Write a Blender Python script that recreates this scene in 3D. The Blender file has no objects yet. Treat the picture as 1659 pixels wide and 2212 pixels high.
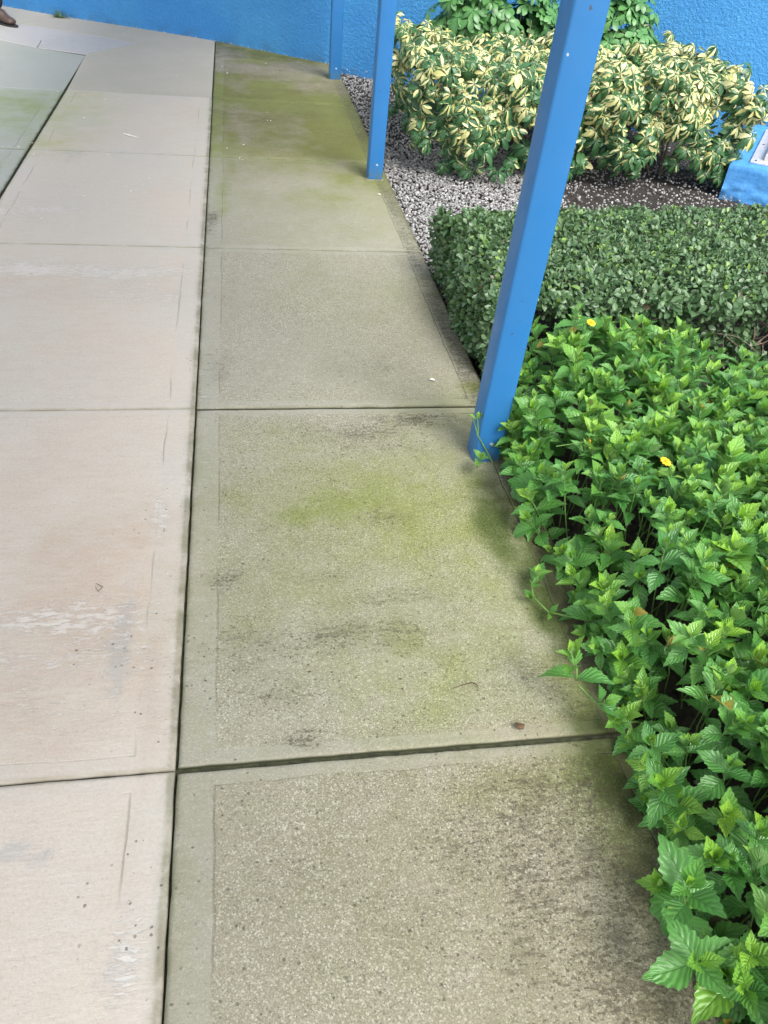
import bpy, math, random
import numpy as np
from mathutils import Vector, Matrix
random.seed(7); rng = np.random.default_rng(7)
S = bpy.context.scene; COL = S.collection
R = math.radians
# ------------------------------------------------------------------ camera
CAM = np.array([0.1657, -0.9780, 1.5])
FW = np.array([0.16466599, 0.7547367, -0.63502569])
RT = np.array([0.98583348, -0.14675394, 0.08121351])
UP = np.array([0.03189771, 0.63940269, 0.76821008])
FPX = 1742.93
cd = bpy.data.cameras.new('camera'); cam = bpy.data.objects.new('camera', cd); COL.objects.link(cam)
cd.sensor_fit = 'HORIZONTAL'; cd.sensor_width = 36; cd.lens = FPX/1659*36; cd.clip_start = .02; cd.clip_end = 500
m = Matrix([[RT[i], UP[i], -FW[i], CAM[i]] for i in range(3)] + [[0, 0, 0, 1]])
cam.matrix_world = m; S.camera = cam
def G(x, y, z=0.0):                       # a point seen at (x, y) in the 1659 x 2212 photograph, at height z
    d = FW*FPX + RT*(x-829.5) - UP*(y-1106); t = (z-1.5)/d[2]
    return (CAM[0]+d[0]*t, CAM[1]+d[1]*t)
# ------------------------------------------------------------------ world, sun, exposure
SUN_EL, SUN_AZ = R(52), R(158)            # azimuth measured from +Y towards +X
w = bpy.data.worlds.new('World'); S.world = w; w.use_nodes = True
nt = w.node_tree; nt.nodes.clear()
sky = nt.nodes.new('ShaderNodeTexSky'); sky.sky_type = 'NISHITA'; sky.sun_disc = False
sky.sun_elevation = SUN_EL; sky.sun_rotation = SUN_AZ; sky.dust_density = 3; sky.air_density = 1
hs = nt.nodes.new('ShaderNodeHueSaturation'); hs.inputs['Saturation'].default_value = .3
bg = nt.nodes.new('ShaderNodeBackground'); bg.inputs['Strength'].default_value = .15
out = nt.nodes.new('ShaderNodeOutputWorld')
nt.links.new(sky.outputs[0], hs.inputs['Color']); nt.links.new(hs.outputs[0], bg.inputs[0]); nt.links.new(bg.outputs[0], out.inputs[0])
ld = bpy.data.lights.new('sun', 'SUN'); ld.energy = 1.15; ld.angle = R(32); ld.color = (1, .97, .92)
sun = bpy.data.objects.new('sun', ld); COL.objects.link(sun)
sd = Vector((math.sin(SUN_AZ)*math.cos(SUN_EL), math.cos(SUN_AZ)*math.cos(SUN_EL), math.sin(SUN_EL)))
sun.rotation_euler = sd.to_track_quat('Z', 'Y').to_euler()
S.view_settings.view_transform = 'Standard'; S.view_settings.look = 'None'; S.view_settings.gamma = 1
S.view_settings.use_curve_mapping = False; S.view_settings.exposure = 1.42
S.cycles.use_denoising = True

# ------------------------------------------------------------------ helpers
class N:                                   # small node-tree writer
    def __init__(s, name):
        s.m = bpy.data.materials.new(name); s.m.use_nodes = True; s.t = s.m.node_tree; s.t.nodes.clear()
        s.out = s.t.nodes.new('ShaderNodeOutputMaterial'); s.b = s.n('ShaderNodeBsdfPrincipled')
        s.t.links.new(s.b.outputs[0], s.out.inputs[0])
    def n(s, ty, **k):
        x = s.t.nodes.new(ty)
        for a, v in k.items(): setattr(x, a, v)
        return x
    def put(s, sock, v):
        if isinstance(v, bpy.types.NodeSocket): s.t.links.new(v, sock)
        elif isinstance(v, (tuple, list)) and sock.type == 'RGBA': sock.default_value = (*v[:3], 1)
        else: sock.default_value = v
    def math(s, op, a, b=0.0, c=None, clamp=False):
        x = s.n('ShaderNodeMath', operation=op); x.use_clamp = clamp; s.put(x.inputs[0], a); s.put(x.inputs[1], b)
        if c is not None: s.put(x.inputs[2], c)
        return x.outputs[0]
    def mix(s, f, a, b, mode='MIX'):
        x = s.n('ShaderNodeMixRGB', blend_type=mode); s.put(x.inputs[0], f); s.put(x.inputs[1], a); s.put(x.inputs[2], b); return x.outputs[0]
    def pos(s): return s.n('ShaderNodeTexCoord').outputs['Object']
    def uv(s): return s.n('ShaderNodeUVMap').outputs[0]
    def sep(s, v):
        x = s.n('ShaderNodeSeparateXYZ'); s.put(x.inputs[0], v); return x.outputs
    def map(s, v, sc=(1, 1, 1), rot=(0, 0, 0), loc=(0, 0, 0)):
        x = s.n('ShaderNodeMapping'); s.put(x.inputs['Vector'], v); x.inputs['Scale'].default_value = sc
        x.inputs['Rotation'].default_value = rot; x.inputs['Location'].default_value = loc; return x.outputs[0]
    def noise(s, v, sc, det=4, ro=.55, dist=0, col=False):
        x = s.n('ShaderNodeTexNoise'); s.put(x.inputs['Vector'], v); x.inputs['Scale'].default_value = sc
        x.inputs['Detail'].default_value = det; x.inputs['Roughness'].default_value = ro; x.inputs['Distortion'].default_value = dist
        return x.outputs[1 if col else 0]
    def vor(s, v, sc, feat='F1', rnd=1):
        x = s.n('ShaderNodeTexVoronoi', feature=feat); s.put(x.inputs['Vector'], v); x.inputs['Scale'].default_value = sc
        x.inputs['Randomness'].default_value = rnd; return x.outputs
    def ramp(s, f, lo, hi, a=0.0, b=1.0):
        x = s.n('ShaderNodeMapRange', interpolation_type='SMOOTHSTEP'); s.put(x.inputs[0], f)
        x.inputs[1].default_value = lo; x.inputs[2].default_value = hi; x.inputs[3].default_value = a; x.inputs[4].default_value = b
        return x.outputs[0]
    def attr(s, nm): return s.n('ShaderNodeAttribute', attribute_name=nm).outputs['Fac']
    def bump(s, h, st=.5, d=.01, nrm=None):
        x = s.n('ShaderNodeBump'); x.inputs['Strength'].default_value = st; x.inputs['Distance'].default_value = d; s.put(x.inputs['Height'], h)
        if nrm is not None: s.put(x.inputs['Normal'], nrm)
        return x.outputs[0]
    def fin(s, col, rough=.6, nrm=None, spec=.5, trans=None, tcol=None, metal=0):
        s.put(s.b.inputs['Base Color'], col); s.put(s.b.inputs['Roughness'], rough); s.b.inputs['Specular IOR Level'].default_value = spec
        s.b.inputs['Metallic'].default_value = metal
        if nrm is not None: s.put(s.b.inputs['Normal'], nrm)
        if trans:
            t = s.n('ShaderNodeBsdfTranslucent'); s.put(t.inputs[0], tcol if tcol is not None else col)
            if nrm is not None: s.put(t.inputs['Normal'], nrm)
            mx = s.n('ShaderNodeMixShader'); mx.inputs[0].default_value = trans
            s.t.links.new(s.b.outputs[0], mx.inputs[1]); s.t.links.new(t.outputs[0], mx.inputs[2]); s.t.links.new(mx.outputs[0], s.out.inputs[0])
        return s.m

def h2(ix, iy, seed):
    v = np.sin(ix*127.1 + iy*311.7 + seed*74.7)*43758.5453; return v - np.floor(v)
def vnoise(x, y, seed=0):
    ix, iy = np.floor(x), np.floor(y); fx, fy = x-ix, y-iy; fx = fx*fx*(3-2*fx); fy = fy*fy*(3-2*fy)
    return (h2(ix, iy, seed)*(1-fx)+h2(ix+1, iy, seed)*fx)*(1-fy)+(h2(ix, iy+1, seed)*(1-fx)+h2(ix+1, iy+1, seed)*fx)*fy
def fbm(x, y, seed=0, o=4):
    s, a, t = 0, 1, 0
    for k in range(o): s = s+a*vnoise(x*2**k, y*2**k, seed+k*13); t += a; a *= .5
    return s/t
def np_mesh(name, V, F, mat=None, parent=None, attrs=None, uv=None, smooth=True, mats=None, midx=None):
    V = np.asarray(V, np.float32); F = np.asarray(F, np.int32); k = F.shape[1]
    me = bpy.data.meshes.new(name); me.vertices.add(len(V)); me.vertices.foreach_set('co', V.ravel())
    me.loops.add(F.size); me.loops.foreach_set('vertex_index', F.ravel())
    me.polygons.add(len(F)); me.polygons.foreach_set('loop_start', np.arange(0, F.size, k, dtype=np.int32))
    me.update(calc_edges=True)
    me.polygons.foreach_set('use_smooth', np.full(len(F), smooth))
    for a, v in (attrs or {}).items():
        at = me.attributes.new(a, 'FLOAT', 'POINT'); at.data.foreach_set('value', np.asarray(v, np.float32).ravel())
    if uv is not None:
        l = me.uv_layers.new(name='UVMap'); l.data.foreach_set('uv', np.asarray(uv, np.float32)[F.ravel()].ravel())
    for mm in (mats or ([mat] if mat else [])): me.materials.append(mm)
    if midx is not None: me.polygons.foreach_set('material_index', midx)
    me.validate()
    o = bpy.data.objects.new(name, me); COL.objects.link(o)
    if parent: o.parent = parent
    return o
def obj(name, V, F, mat, parent=None, smooth=False, mod=None):
    me = bpy.data.meshes.new(name); me.from_pydata([tuple(v) for v in V], [], F); me.update()
    me.polygons.foreach_set('use_smooth', [smooth]*len(me.polygons)); me.materials.append(mat)
    o = bpy.data.objects.new(name, me); COL.objects.link(o)
    if parent: o.parent = parent
    if mod:
        b = o.modifiers.new('bevel', 'BEVEL'); b.width = mod; b.segments = 3; b.limit_method = 'ANGLE'; b.harden_normals = False
    return o
def tag(o, label, cat, group=None, kind=None):
    if kind: o['kind'] = kind
    if label: o['label'] = label
    if cat: o['category'] = cat
    if group: o['group'] = group
    return o
def struct(o): o['kind'] = 'structure'; return o
def empty(name, loc, rz=0):
    o = bpy.data.objects.new(name, None); COL.objects.link(o); o.location = loc; o.rotation_euler = (0, 0, rz); o.empty_display_size = .1; return o
def boxvf(x0, x1, y0, y1, z0, z1):
    V = [(x, y, z) for z in (z0, z1) for y in (y0, y1) for x in (x0, x1)]
    return V, [(0, 2, 3, 1), (4, 5, 7, 6), (0, 1, 5, 4), (1, 3, 7, 5), (3, 2, 6, 7), (2, 0, 4, 6)]
def tubes(paths, seg=6):                    # paths: list of (points, radii) -> V, F (quads)
    Vs, Fs, o = [], [], 0
    for P, Rr in paths:
        P = np.array(P, float); n = len(P)
        if np.isscalar(Rr): Rr = [Rr]*n
        T = np.gradient(P, axis=0); T /= np.linalg.norm(T, axis=1)[:, None]+1e-9
        a = np.array([0, 0, 1.]) if abs(T[0][2]) < .9 else np.array([1., 0, 0])
        for i in range(n):
            u = np.cross(T[i], a); u /= np.linalg.norm(u)+1e-9; v = np.cross(T[i], u)
            for k in range(seg):
                t = 2*math.pi*k/seg; Vs.append(P[i]+Rr[i]*(u*math.cos(t)+v*math.sin(t)))
        for i in range(n-1):
            for k in range(seg):
                k2 = (k+1) % seg; Fs.append((o+i*seg+k, o+i*seg+k2, o+(i+1)*seg+k2, o+(i+1)*seg+k))
        o += n*seg
    return np.array(Vs), np.array(Fs)
# ---- leaves
def leaf_template(st, ac, wfun, teeth=0, fold=.25):
    V, UV, F = [], [], []
    for i in range(st):
        t = i/(st-1); wd = wfun(t)
        if teeth: wd *= 1+teeth*(1 if i % 2 else -1)*(0 < i < st-1)
        for j in range(ac):
            u = -1+2*j/(ac-1); tt = t+(-.035*abs(u) if teeth and i % 2 == 0 else 0)
            V.append((u*wd, tt, abs(u)*wd*fold)); UV.append((.5+.5*u, t))
    for i in range(st-1):
        for j in range(ac-1):
            a = i*ac+j; F.append((a, a+1, a+ac+1, a+ac))
    return np.array(V), np.array(F), np.array(UV)
def nrm(a): return a/(np.linalg.norm(a, axis=-1, keepdims=True)+1e-9)
def leaf_cloud(tmpl, pos, d, n, ln, wd, droop, attrs):
    V, F, UV = tmpl; K = len(pos); y = nrm(d); x = nrm(np.cross(y, n)); z = np.cross(x, y)
    lx = V[None, :, 0]*wd[:, None]; ly = V[None, :, 1]*ln[:, None]
    lz = V[None, :, 2]*wd[:, None] - droop[:, None]*ln[:, None]*V[None, :, 1]**2
    ly = ly*(1-.25*np.minimum(np.abs(droop), 1.5)[:, None]*V[None, :, 1])
    P = pos[:, None, :]+lx[..., None]*x[:, None, :]+ly[..., None]*y[:, None, :]+lz[..., None]*z[:, None, :]
    FF = (F[None]+(np.arange(K)*len(V))[:, None, None]).reshape(-1, 4)
    return P.reshape(-1, 3), FF, np.tile(UV, (K, 1)), {k: np.repeat(v, len(V)) for k, v in attrs.items()}

# ------------------------------------------------------------------ materials
def mat_concrete(name, base, alt, W=1.0, L=1.3746, wet=(.035, .05, .01)):
    s = N(name); p = s.pos(); uv = s.sep(s.uv())
    big = s.noise(p, 1.7, 5, .6); mid = s.noise(p, 9, 6, .65); fine = s.noise(p, 130, 3, .7)
    st = s.noise(s.map(p, (18, 75, 1)), 1, 5, .65)
    col = s.mix(s.ramp(big, .3, .7), base, alt)
    col = s.mix(s.ramp(s.math('ADD', s.attr('tan'), s.math('MULTIPLY', s.math('SUBTRACT', s.noise(s.map(p, (10, 26, 1)), 1, 6, .7), .5), .9)), .1, 1.0, 0, .85), col, (.48, .375, .29))
    col = s.mix(s.math('MULTIPLY', s.ramp(s.math('ADD', s.attr('grey'), s.math('MULTIPLY', s.math('SUBTRACT', s.noise(p, 24, 6, .7), .5), 1.6)), .35, .8, 0, .42), s.ramp(s.attr('grey'), .0, .25)), col, (.33, .34, .35))
    col = s.mix(s.ramp(st, .52, .75, 0, .35), col, s.mix(1, col, (.80, .74, .68), 'MULTIPLY')); col = s.mix(s.ramp(st, .28, .45, .3, 0), col, (.60, .58, .54))
    col = s.mix(s.math('MULTIPLY', s.attr('far'), .75), col, s.mix(1, col, (.66, .58, .46), 'MULTIPLY'))
    # edge bands trowelled round each slab
    du = s.math('MINIMUM', uv[0], s.math('SUBTRACT', W, uv[0])); dv = s.math('MINIMUM', uv[1], s.math('SUBTRACT', L, uv[1]))
    wob = s.math('MULTIPLY', s.math('SUBTRACT', s.noise(p, 5, 4), .5), .022)
    du = s.math('ADD', du, wob); dv = s.math('ADD', s.math('ADD', dv, .035), wob)
    dd = s.math('MINIMUM', du, dv)
    band = s.ramp(dd, .074, .082, 1, 0)
    ln = s.math('SUBTRACT', 1, s.ramp(s.math('ABSOLUTE', s.math('SUBTRACT', dd, .079)), .0005, .0035))
    ln = s.math('MULTIPLY', ln, s.math('MAXIMUM', s.math('MULTIPLY', s.ramp(s.noise(p, 3.1, 2), .42, .58), s.ramp(s.math('SUBTRACT', dv, du), -.02, .0, .25, 1)), s.math('MULTIPLY', s.ramp(uv[0], .90, .91), 1.6 if W == 1.03 else 0)))
    col = s.mix(s.math('MULTIPLY', band, .35), col, s.mix(.5, col, (.45, .45, .42)))
    # aggregate
    v1 = s.vor(p, 480); v2 = s.vor(p, 330); v4 = s.vor(p, 150)
    ag = s.math('MULTIPLY', s.attr('agg'), s.math('SUBTRACT', 1, s.math('MULTIPLY', band, .55)))
    r1 = s.sep(v1[1])[0]
    matrix_c = s.mix(1, col, (.74, .72, .66), 'MULTIPLY')
    chips = s.mix(s.ramp(r1, .35, 1), matrix_c, s.mix(.35, col, (.64, .61, .51)))
    chips = s.mix(s.ramp(s.sep(v2[1])[1], .93, .97), chips, (.10, .09, .08))
    chips = s.mix(s.math('MULTIPLY', s.ramp(s.sep(v2[1])[2], .82, .98), .62), chips, (.72, .70, .62))
    chips = s.mix(s.math('MULTIPLY', s.ramp(s.sep(v4[1])[0], .965, .975), s.ramp(v4[0], .3, .45, 1, 0)), chips, (.09, .085, .075))
    col = s.mix(s.math('MULTIPLY', ag, .8), col, chips)
    col = s.mix(s.ramp(fine, .3, .75, 0, .22), col, (.30, .27, .22))
    # pale flaking in broomed streaks
    fl = s.ramp(s.math('SUBTRACT', s.noise(s.map(p, (26, 90, 1)), 1, 6, .8), s.math('MULTIPLY', s.math('SUBTRACT', 1.0, s.attr('white')), .26)), .45, .52)
    col = s.mix(s.math('MULTIPLY', fl, .42), col, (.70, .69, .66))
    # algae
    gm = s.math('MULTIPLY', s.attr('green'), s.math('ADD', s.math('MULTIPLY', mid, .9), s.math('MULTIPLY', fine, .5)))
    col = s.mix(s.ramp(gm, .05, .85, 0, .9), col, s.mix(1, col, (.60, .74, .22), 'MULTIPLY'))
    col = s.mix(s.ramp(s.math('MULTIPLY', s.attr('moss'), s.math('ADD', mid, .3)), .1, .8, 0, .85), col, s.mix(1, col, (.20, .30, .09), 'MULTIPLY'))
    # dark dirt in streaky specks, plus plant shade painted into the near right slabs
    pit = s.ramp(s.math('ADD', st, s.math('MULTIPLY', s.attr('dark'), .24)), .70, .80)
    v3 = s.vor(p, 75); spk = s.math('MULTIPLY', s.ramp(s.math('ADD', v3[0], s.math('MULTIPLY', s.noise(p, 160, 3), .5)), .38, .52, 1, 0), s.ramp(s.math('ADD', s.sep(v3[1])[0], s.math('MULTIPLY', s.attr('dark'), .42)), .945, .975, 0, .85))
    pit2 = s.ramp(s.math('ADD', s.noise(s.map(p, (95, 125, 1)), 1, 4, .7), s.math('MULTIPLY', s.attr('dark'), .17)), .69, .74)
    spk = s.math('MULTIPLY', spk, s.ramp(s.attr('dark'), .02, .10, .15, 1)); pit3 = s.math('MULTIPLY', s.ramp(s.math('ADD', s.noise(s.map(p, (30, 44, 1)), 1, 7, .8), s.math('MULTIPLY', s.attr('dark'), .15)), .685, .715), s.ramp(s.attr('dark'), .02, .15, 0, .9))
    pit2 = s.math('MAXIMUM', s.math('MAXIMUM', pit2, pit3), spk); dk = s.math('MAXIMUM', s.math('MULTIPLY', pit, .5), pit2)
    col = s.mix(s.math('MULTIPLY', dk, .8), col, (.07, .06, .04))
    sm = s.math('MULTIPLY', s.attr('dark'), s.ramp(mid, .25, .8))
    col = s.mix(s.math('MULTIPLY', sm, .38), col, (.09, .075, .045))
    # grime by the joints, tooled line
    eg = s.math('MULTIPLY', s.ramp(du, .0, .03, 1, 0), s.ramp(mid, .3, .65))
    col = s.mix(s.math('MULTIPLY', eg, .35), col, (.12, .13, .06))
    col = s.mix(s.math('MULTIPLY', ln, .30), col, (.10, .09, .06))
    zz = s.sep(p)[2]; jd = s.ramp(zz, -.0085, -.0035, 1, 0)
    ed = s.math('MULTIPLY', s.ramp(s.math('MINIMUM', s.math('MINIMUM', uv[0], s.math('SUBTRACT', W, uv[0])), s.math('MINIMUM', uv[1], s.math('SUBTRACT', L, uv[1]))), .004, .014, 1, 0), s.ramp(mid, .3, .6, .25, .9))
    col = s.mix(s.math('MULTIPLY', ed, .6), col, s.mix(1, col, (.42, .42, .30), 'MULTIPLY'))
    col = s.mix(jd, col, (.055, .06, .032))
    h = s.math('ADD', s.math('MULTIPLY', s.math('SUBTRACT', 1, v1[0]), s.math('MULTIPLY', ag, .25)), s.math('MULTIPLY', fine, .4))
    h = s.math('ADD', h, s.math('MULTIPLY', st, .6)); h = s.math('SUBTRACT', h, s.math('MULTIPLY', ln, 1.0)); h = s.math('SUBTRACT', h, s.math('MULTIPLY', pit2, .7))
    h = s.math('SUBTRACT', h, s.math('MULTIPLY', fl, .5))
    return s.fin(col, .8, s.bump(h, .5, .004), .3)
def mat_stucco():
    s = N('blue_stucco'); p = s.pos()
    n1 = s.noise(p, 46, 6, .65, .4); n2 = s.noise(p, 120, 4, .6); v = s.vor(s.mix(.04, p, s.noise(p, 20, 3, .5, 0, True)), 62)[0]
    h = s.math('ADD', s.math('ADD', s.math('MULTIPLY', s.ramp(n1, .35, .7), 1.0), s.math('MULTIPLY', n2, .35)), s.math('MULTIPLY', v, .5))
    c = s.mix(s.ramp(s.noise(p, 1.1, 5, .6), .3, .7), (.032, .215, .53), (.055, .275, .57)); c = s.mix(s.ramp(s.noise(s.map(p, (5, 5, .9)), 1, 5, .6), .5, .75, 0, .25), c, (.025, .15, .40))
    c = s.mix(s.ramp(h, 1.1, 1.6, 0, .35), c, (.09, .33, .68))
    z = s.sep(p)[2]
    chip = s.math('MULTIPLY', s.ramp(z, .0, .018, 1, 0), s.ramp(s.noise(p, 40, 4), .55, .66, 0, .8))
    c = s.mix(chip, c, (.6, .58, .52))
    grime = s.math('MULTIPLY', s.ramp(z, -.05, .12, 1, 0), s.ramp(s.noise(p, 6, 4), .4, .7))
    c = s.mix(s.math('MULTIPLY', grime, .5), c, (.05, .08, .10))
    return s.fin(c, .55, s.bump(h, .5, .010), .4)
def mat_paint(name, c1, c2, rough=.40):
    s = N(name); p = s.pos()
    n = s.noise(p, 160, 3); b = s.noise(s.map(p, (1, 1, .12)), 22, 3)
    c = s.mix(s.noise(p, 2.5, 3), c1, c2)
    c = s.mix(s.ramp(s.noise(p, 38, 2, .4), .74, .755, 0, .8), c, (.06, .07, .08))
    c = s.mix(s.ramp(s.noise(s.map(p, (1, 1, 1), loc=(5, 3, 1)), 30, 2, .4), .755, .765, 0, .7), c, (.6, .6, .58))
    c = s.mix(s.math('MULTIPLY', s.ramp(s.sep(p)[2], .0, .10, 1, 0), s.ramp(s.noise(p, 30, 4), .4, .65, 0, .7)), c, (.10, .13, .09))
    r = s.ramp(s.noise(p, 9, 4), .3, .7, rough-.06, rough+.12)
    return s.fin(c, r, s.bump(s.math('ADD', s.math('MULTIPLY', n, .35), b), .2, .0015), .5)
def mat_plain(name, c1, c2, sc=20, rough=.7, bump=.3, bd=.004, metal=0, spec=.5):
    s = N(name); p = s.pos(); n = s.noise(p, sc, 5, .6)
    return s.fin(s.mix(s.ramp(n, .3, .7), c1, c2), rough, s.bump(n, bump, bd), spec, metal=metal)
def mat_wedelia():
    s = N('toothed_green_leaf'); uv = s.sep(s.uv()); au = s.math('ABSOLUTE', s.math('SUBTRACT', uv[0], .5))
    age, rnd = s.attr('age'), s.attr('rnd')
    c = s.mix(rnd, (.056, .205, .042), (.125, .345, .068))
    c = s.mix(s.ramp(age, .35, 1.0), c, s.mix(rnd, (.20, .44, .045), (.30, .54, .06)))
    c = s.mix(s.ramp(age, 1.2, 1.5), c, (.42, .33, .06))
    ph = s.math('MULTIPLY', s.math('SUBTRACT', uv[1], s.math('MULTIPLY', au, .85)), 36)
    vein = s.ramp(s.math('SINE', ph), .7, 1.0)
    mid = s.ramp(au, .0, .05, 1, 0)
    q = s.math('SINE', ph)
    vv = s.math('MAXIMUM', vein, mid)
    c = s.mix(s.math('MULTIPLY', vv, .55), c, s.mix(.45, c, (.02, .06, .01)))
    back = s.n('ShaderNodeNewGeometry').outputs['Backfacing']
    c = s.mix(s.math('MULTIPLY', back, .6), c, (.20, .34, .14))
    h = s.math('SUBTRACT', s.math('MULTIPLY', s.math('SUBTRACT', 1, q), .5), s.math('MULTIPLY', mid, 1.2))
    return s.fin(c, .38, s.bump(h, .6, .0018), .6, .24, s.mix(.4, c, (.25, .50, .03)))
def mat_hedge():
    s = N('small_glossy_leaf'); uv = s.sep(s.uv()); au = s.math('ABSOLUTE', s.math('SUBTRACT', uv[0], .5)); age, rnd = s.attr('age'), s.attr('rnd')
    c = s.mix(rnd, (.050, .115, .045), (.115, .205, .085))
    c = s.mix(s.ramp(age, .6, 1), c, (.20, .34, .06))
    c = s.mix(s.ramp(au, 0, .07, .5, 0), c, (.14, .24, .10))
    back = s.n('ShaderNodeNewGeometry').outputs['Backfacing']
    c = s.mix(s.math('MULTIPLY', back, .5), c, (.13, .19, .10))
    return s.fin(s.mix(s.ramp(rnd, .985, .99), c, (.09, .065, .04)), .42, None, .6, .15, s.mix(.5, c, (.12, .25, .03)))
def mat_umbrella(name, var):
    s = N(name); uv = s.sep(s.uv()); age, rnd = s.attr('age'), s.attr('rnd'); p = s.pos()
    u = s.math('SUBTRACT', uv[0], .5); au = s.math('ABSOLUTE', u)
    g = s.mix(rnd, (.030, .10, .040), (.065, .17, .06))
    if var:
        ph = s.math('ADD', s.math('ADD', s.math('MULTIPLY', u, s.math('SUBTRACT', s.math('MULTIPLY', rnd, 2.6), 1.3)), s.math('MULTIPLY', s.noise(s.map(p, (1, 1, 1)), 55, 3), .5)), s.math('MULTIPLY', age, .85))
        ph = s.math('SUBTRACT', ph, s.math('MULTIPLY', au, .25))
        m1 = s.ramp(ph, .46, .54)
        c = s.mix(m1, g, s.mix(s.math('FRACT', s.math('MULTIPLY', rnd, 7.3)), (.58, .56, .20), (.68, .66, .36)))
    else:
        c = s.mix(rnd, (.060, .18, .055), (.12, .30, .09))
    c = s.mix(s.ramp(au, 0, .05, .45, 0), c, s.mix(.5, c, (.30, .40, .12)))
    return s.fin(c, .36, None, .5, .2, c)
M = dict(
    cream=mat_concrete('weathered_cream_concrete', (.575, .505, .43), (.545, .505, .45)),
    green=mat_concrete('algae_stained_concrete', (.33, .315, .25), (.30, .285, .225), W=1.03),
    grey=mat_concrete('grey_green_concrete', (.39, .395, .37), (.36, .375, .335)),
    light=mat_concrete('pale_concrete', (.48, .46, .44), (.43, .42, .41), W=90, L=90),
    strip=mat_concrete('brownish_concrete', (.47, .43, .365), (.42, .395, .32), W=90, L=90),
    stucco=mat_stucco(), post=mat_paint('blue_gloss_paint', (.024, .155, .40), (.029, .172, .435)),
    pad=mat_plain('light_blue_masonry_paint', (.05, .235, .56), (.085, .31, .66), 14, .65, .7, .012),
    soil=mat_plain('dark_soil', (.014, .011, .009), (.042, .034, .028), 60, .95, .8, .01),
    bedding=mat_plain('mossy_joint_dirt', (.035, .038, .022), (.085, .09, .045), 50, .95, .8, .01),
    earth=mat_plain('far_earth', (.10, .11, .06), (.16, .15, .10), 3, .95),
    bark=mat_plain('grey_brown_bark', (.12, .085, .06), (.26, .20, .15), 60, .8, .6, .003),
    stem=mat_plain('green_stem', (.10, .22, .05), (.16, .30, .07), 60, .5),
    wed=mat_wedelia(), hedge=mat_hedge(), var=mat_umbrella('variegated_leaf', True), umb=mat_umbrella('plain_green_leaf', False),
    petal=mat_plain('yellow_petal', (.80, .42, .005), (.85, .52, .01), 90, .5), disc=mat_plain('orange_disc', (.55, .22, .01), (.75, .38, .01), 400, .8),
    white=mat_plain('white_petal', (.72, .70, .64), (.80, .78, .72), 90, .6), dead=mat_plain('dead_brown', (.055, .035, .02), (.14, .08, .04), 90, .85),
    roof=mat_plain('painted_roof_sheet', (.60, .60, .58), (.66, .66, .64), 3, .5), metal=mat_plain('dull_aluminium', (.52, .50, .50), (.64, .61, .62), 30, .45, .2, .002, .35),
    shoe=mat_plain('brown_leather', (.075, .048, .038), (.12, .08, .06), 40, .45), sole=mat_plain('dark_rubber', (.02, .018, .016), (.03, .028, .025), 40, .7),
    trouser=mat_plain('dark_trousers', (.018, .020, .028), (.03, .032, .042), 80, .9), shirt=mat_plain('grey_shirt', (.20, .21, .23), (.26, .27, .29), 80, .9),
    skin=mat_plain('skin', (.42, .25, .17), (.47, .29, .20), 20, .5, .05), hair=mat_plain('dark_hair', (.02, .015, .012), (.04, .03, .022), 90, .6))
s_ = N('gravel_stone'); p_ = s_.pos(); rn_ = s_.attr('rnd')
c_ = s_.mix(s_.ramp(rn_, .1, .75), (.16, .16, .16), (.36, .36, .355)); c_ = s_.mix(s_.ramp(rn_, .78, .9), c_, (.50, .50, .49))
M['gravel'] = s_.fin(s_.mix(s_.ramp(s_.noise(p_, 120, 3), .4, .7, 0, .4), c_, (.38, .34, .30)), .75, s_.bump(s_.noise(p_, 150, 3), .4, .002), .4)

# ------------------------------------------------------------------ pavement
L = 1.3746
ST = {k: [] for k in ('green', 'moss', 'dark', 'tan', 'grey', 'white')}
def blob(kind, x, y, rx, ry, s=1.0):
    X, Y = G(x, y); ST[kind].append((X, Y, rx, ry, s))
for a in [(760, 390, .22, .25, .9), (700, 430, .3, .3, .7), (640, 260, .5, .6, .95), (560, 190, .4, .5, .8), (742, 310, .16, .4, .9), (500, 300, .08, .9, .9), (480, 420, .05, .4, .8),
          (870, 1100, .20, .14, 1.0), (700, 1110, .25, .12, .9), (560, 1090, .16, .1, .8), (1010, 1060, .12, .12, 1.0), (450, 1230, .05, .4, .5), (640, 950, .3, .16, .55),
          (1250, 1500, .22, .3, .8), (1060, 1480, .3, .25, .6), (1300, 1650, .22, .15, 1.0), (1350, 1780, .2, .2, .8), (900, 1420, .35, .3, .75), (700, 1260, .35, .2, .7),
          (1020, 835, .08, .06, 1.0), (560, 1320, .25, .2, .6), (780, 800, .35, .25, .3), (60, 230, .6, .8, .7), (100, 300, .3, .4, .6), (1100, 1290, .2, .2, .7), (430, 1500, .05, .5, .4), (405, 1900, .04, .6, .4),
          (250, 60, .4, .15, .5), (640, 1740, .4, .1, .35), (1150, 1700, .3, .12, .7), (690, 320, .35, .4, .6), (880, 470, .15, .3, .5)]: blob('green', *a)
for a in [(1080, 1130, .07, .2, 1.2), (1180, 1300, .06, .25, 1.1), (1330, 1700, .10, .22, 1.1), (1400, 1800, .1, .2, 1.0), (1290, 1500, .05, .25, .9), (1340, 1620, .12, .06, .9), (1060, 1060, .04, .12, .7)]: blob('moss', *a)
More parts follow.
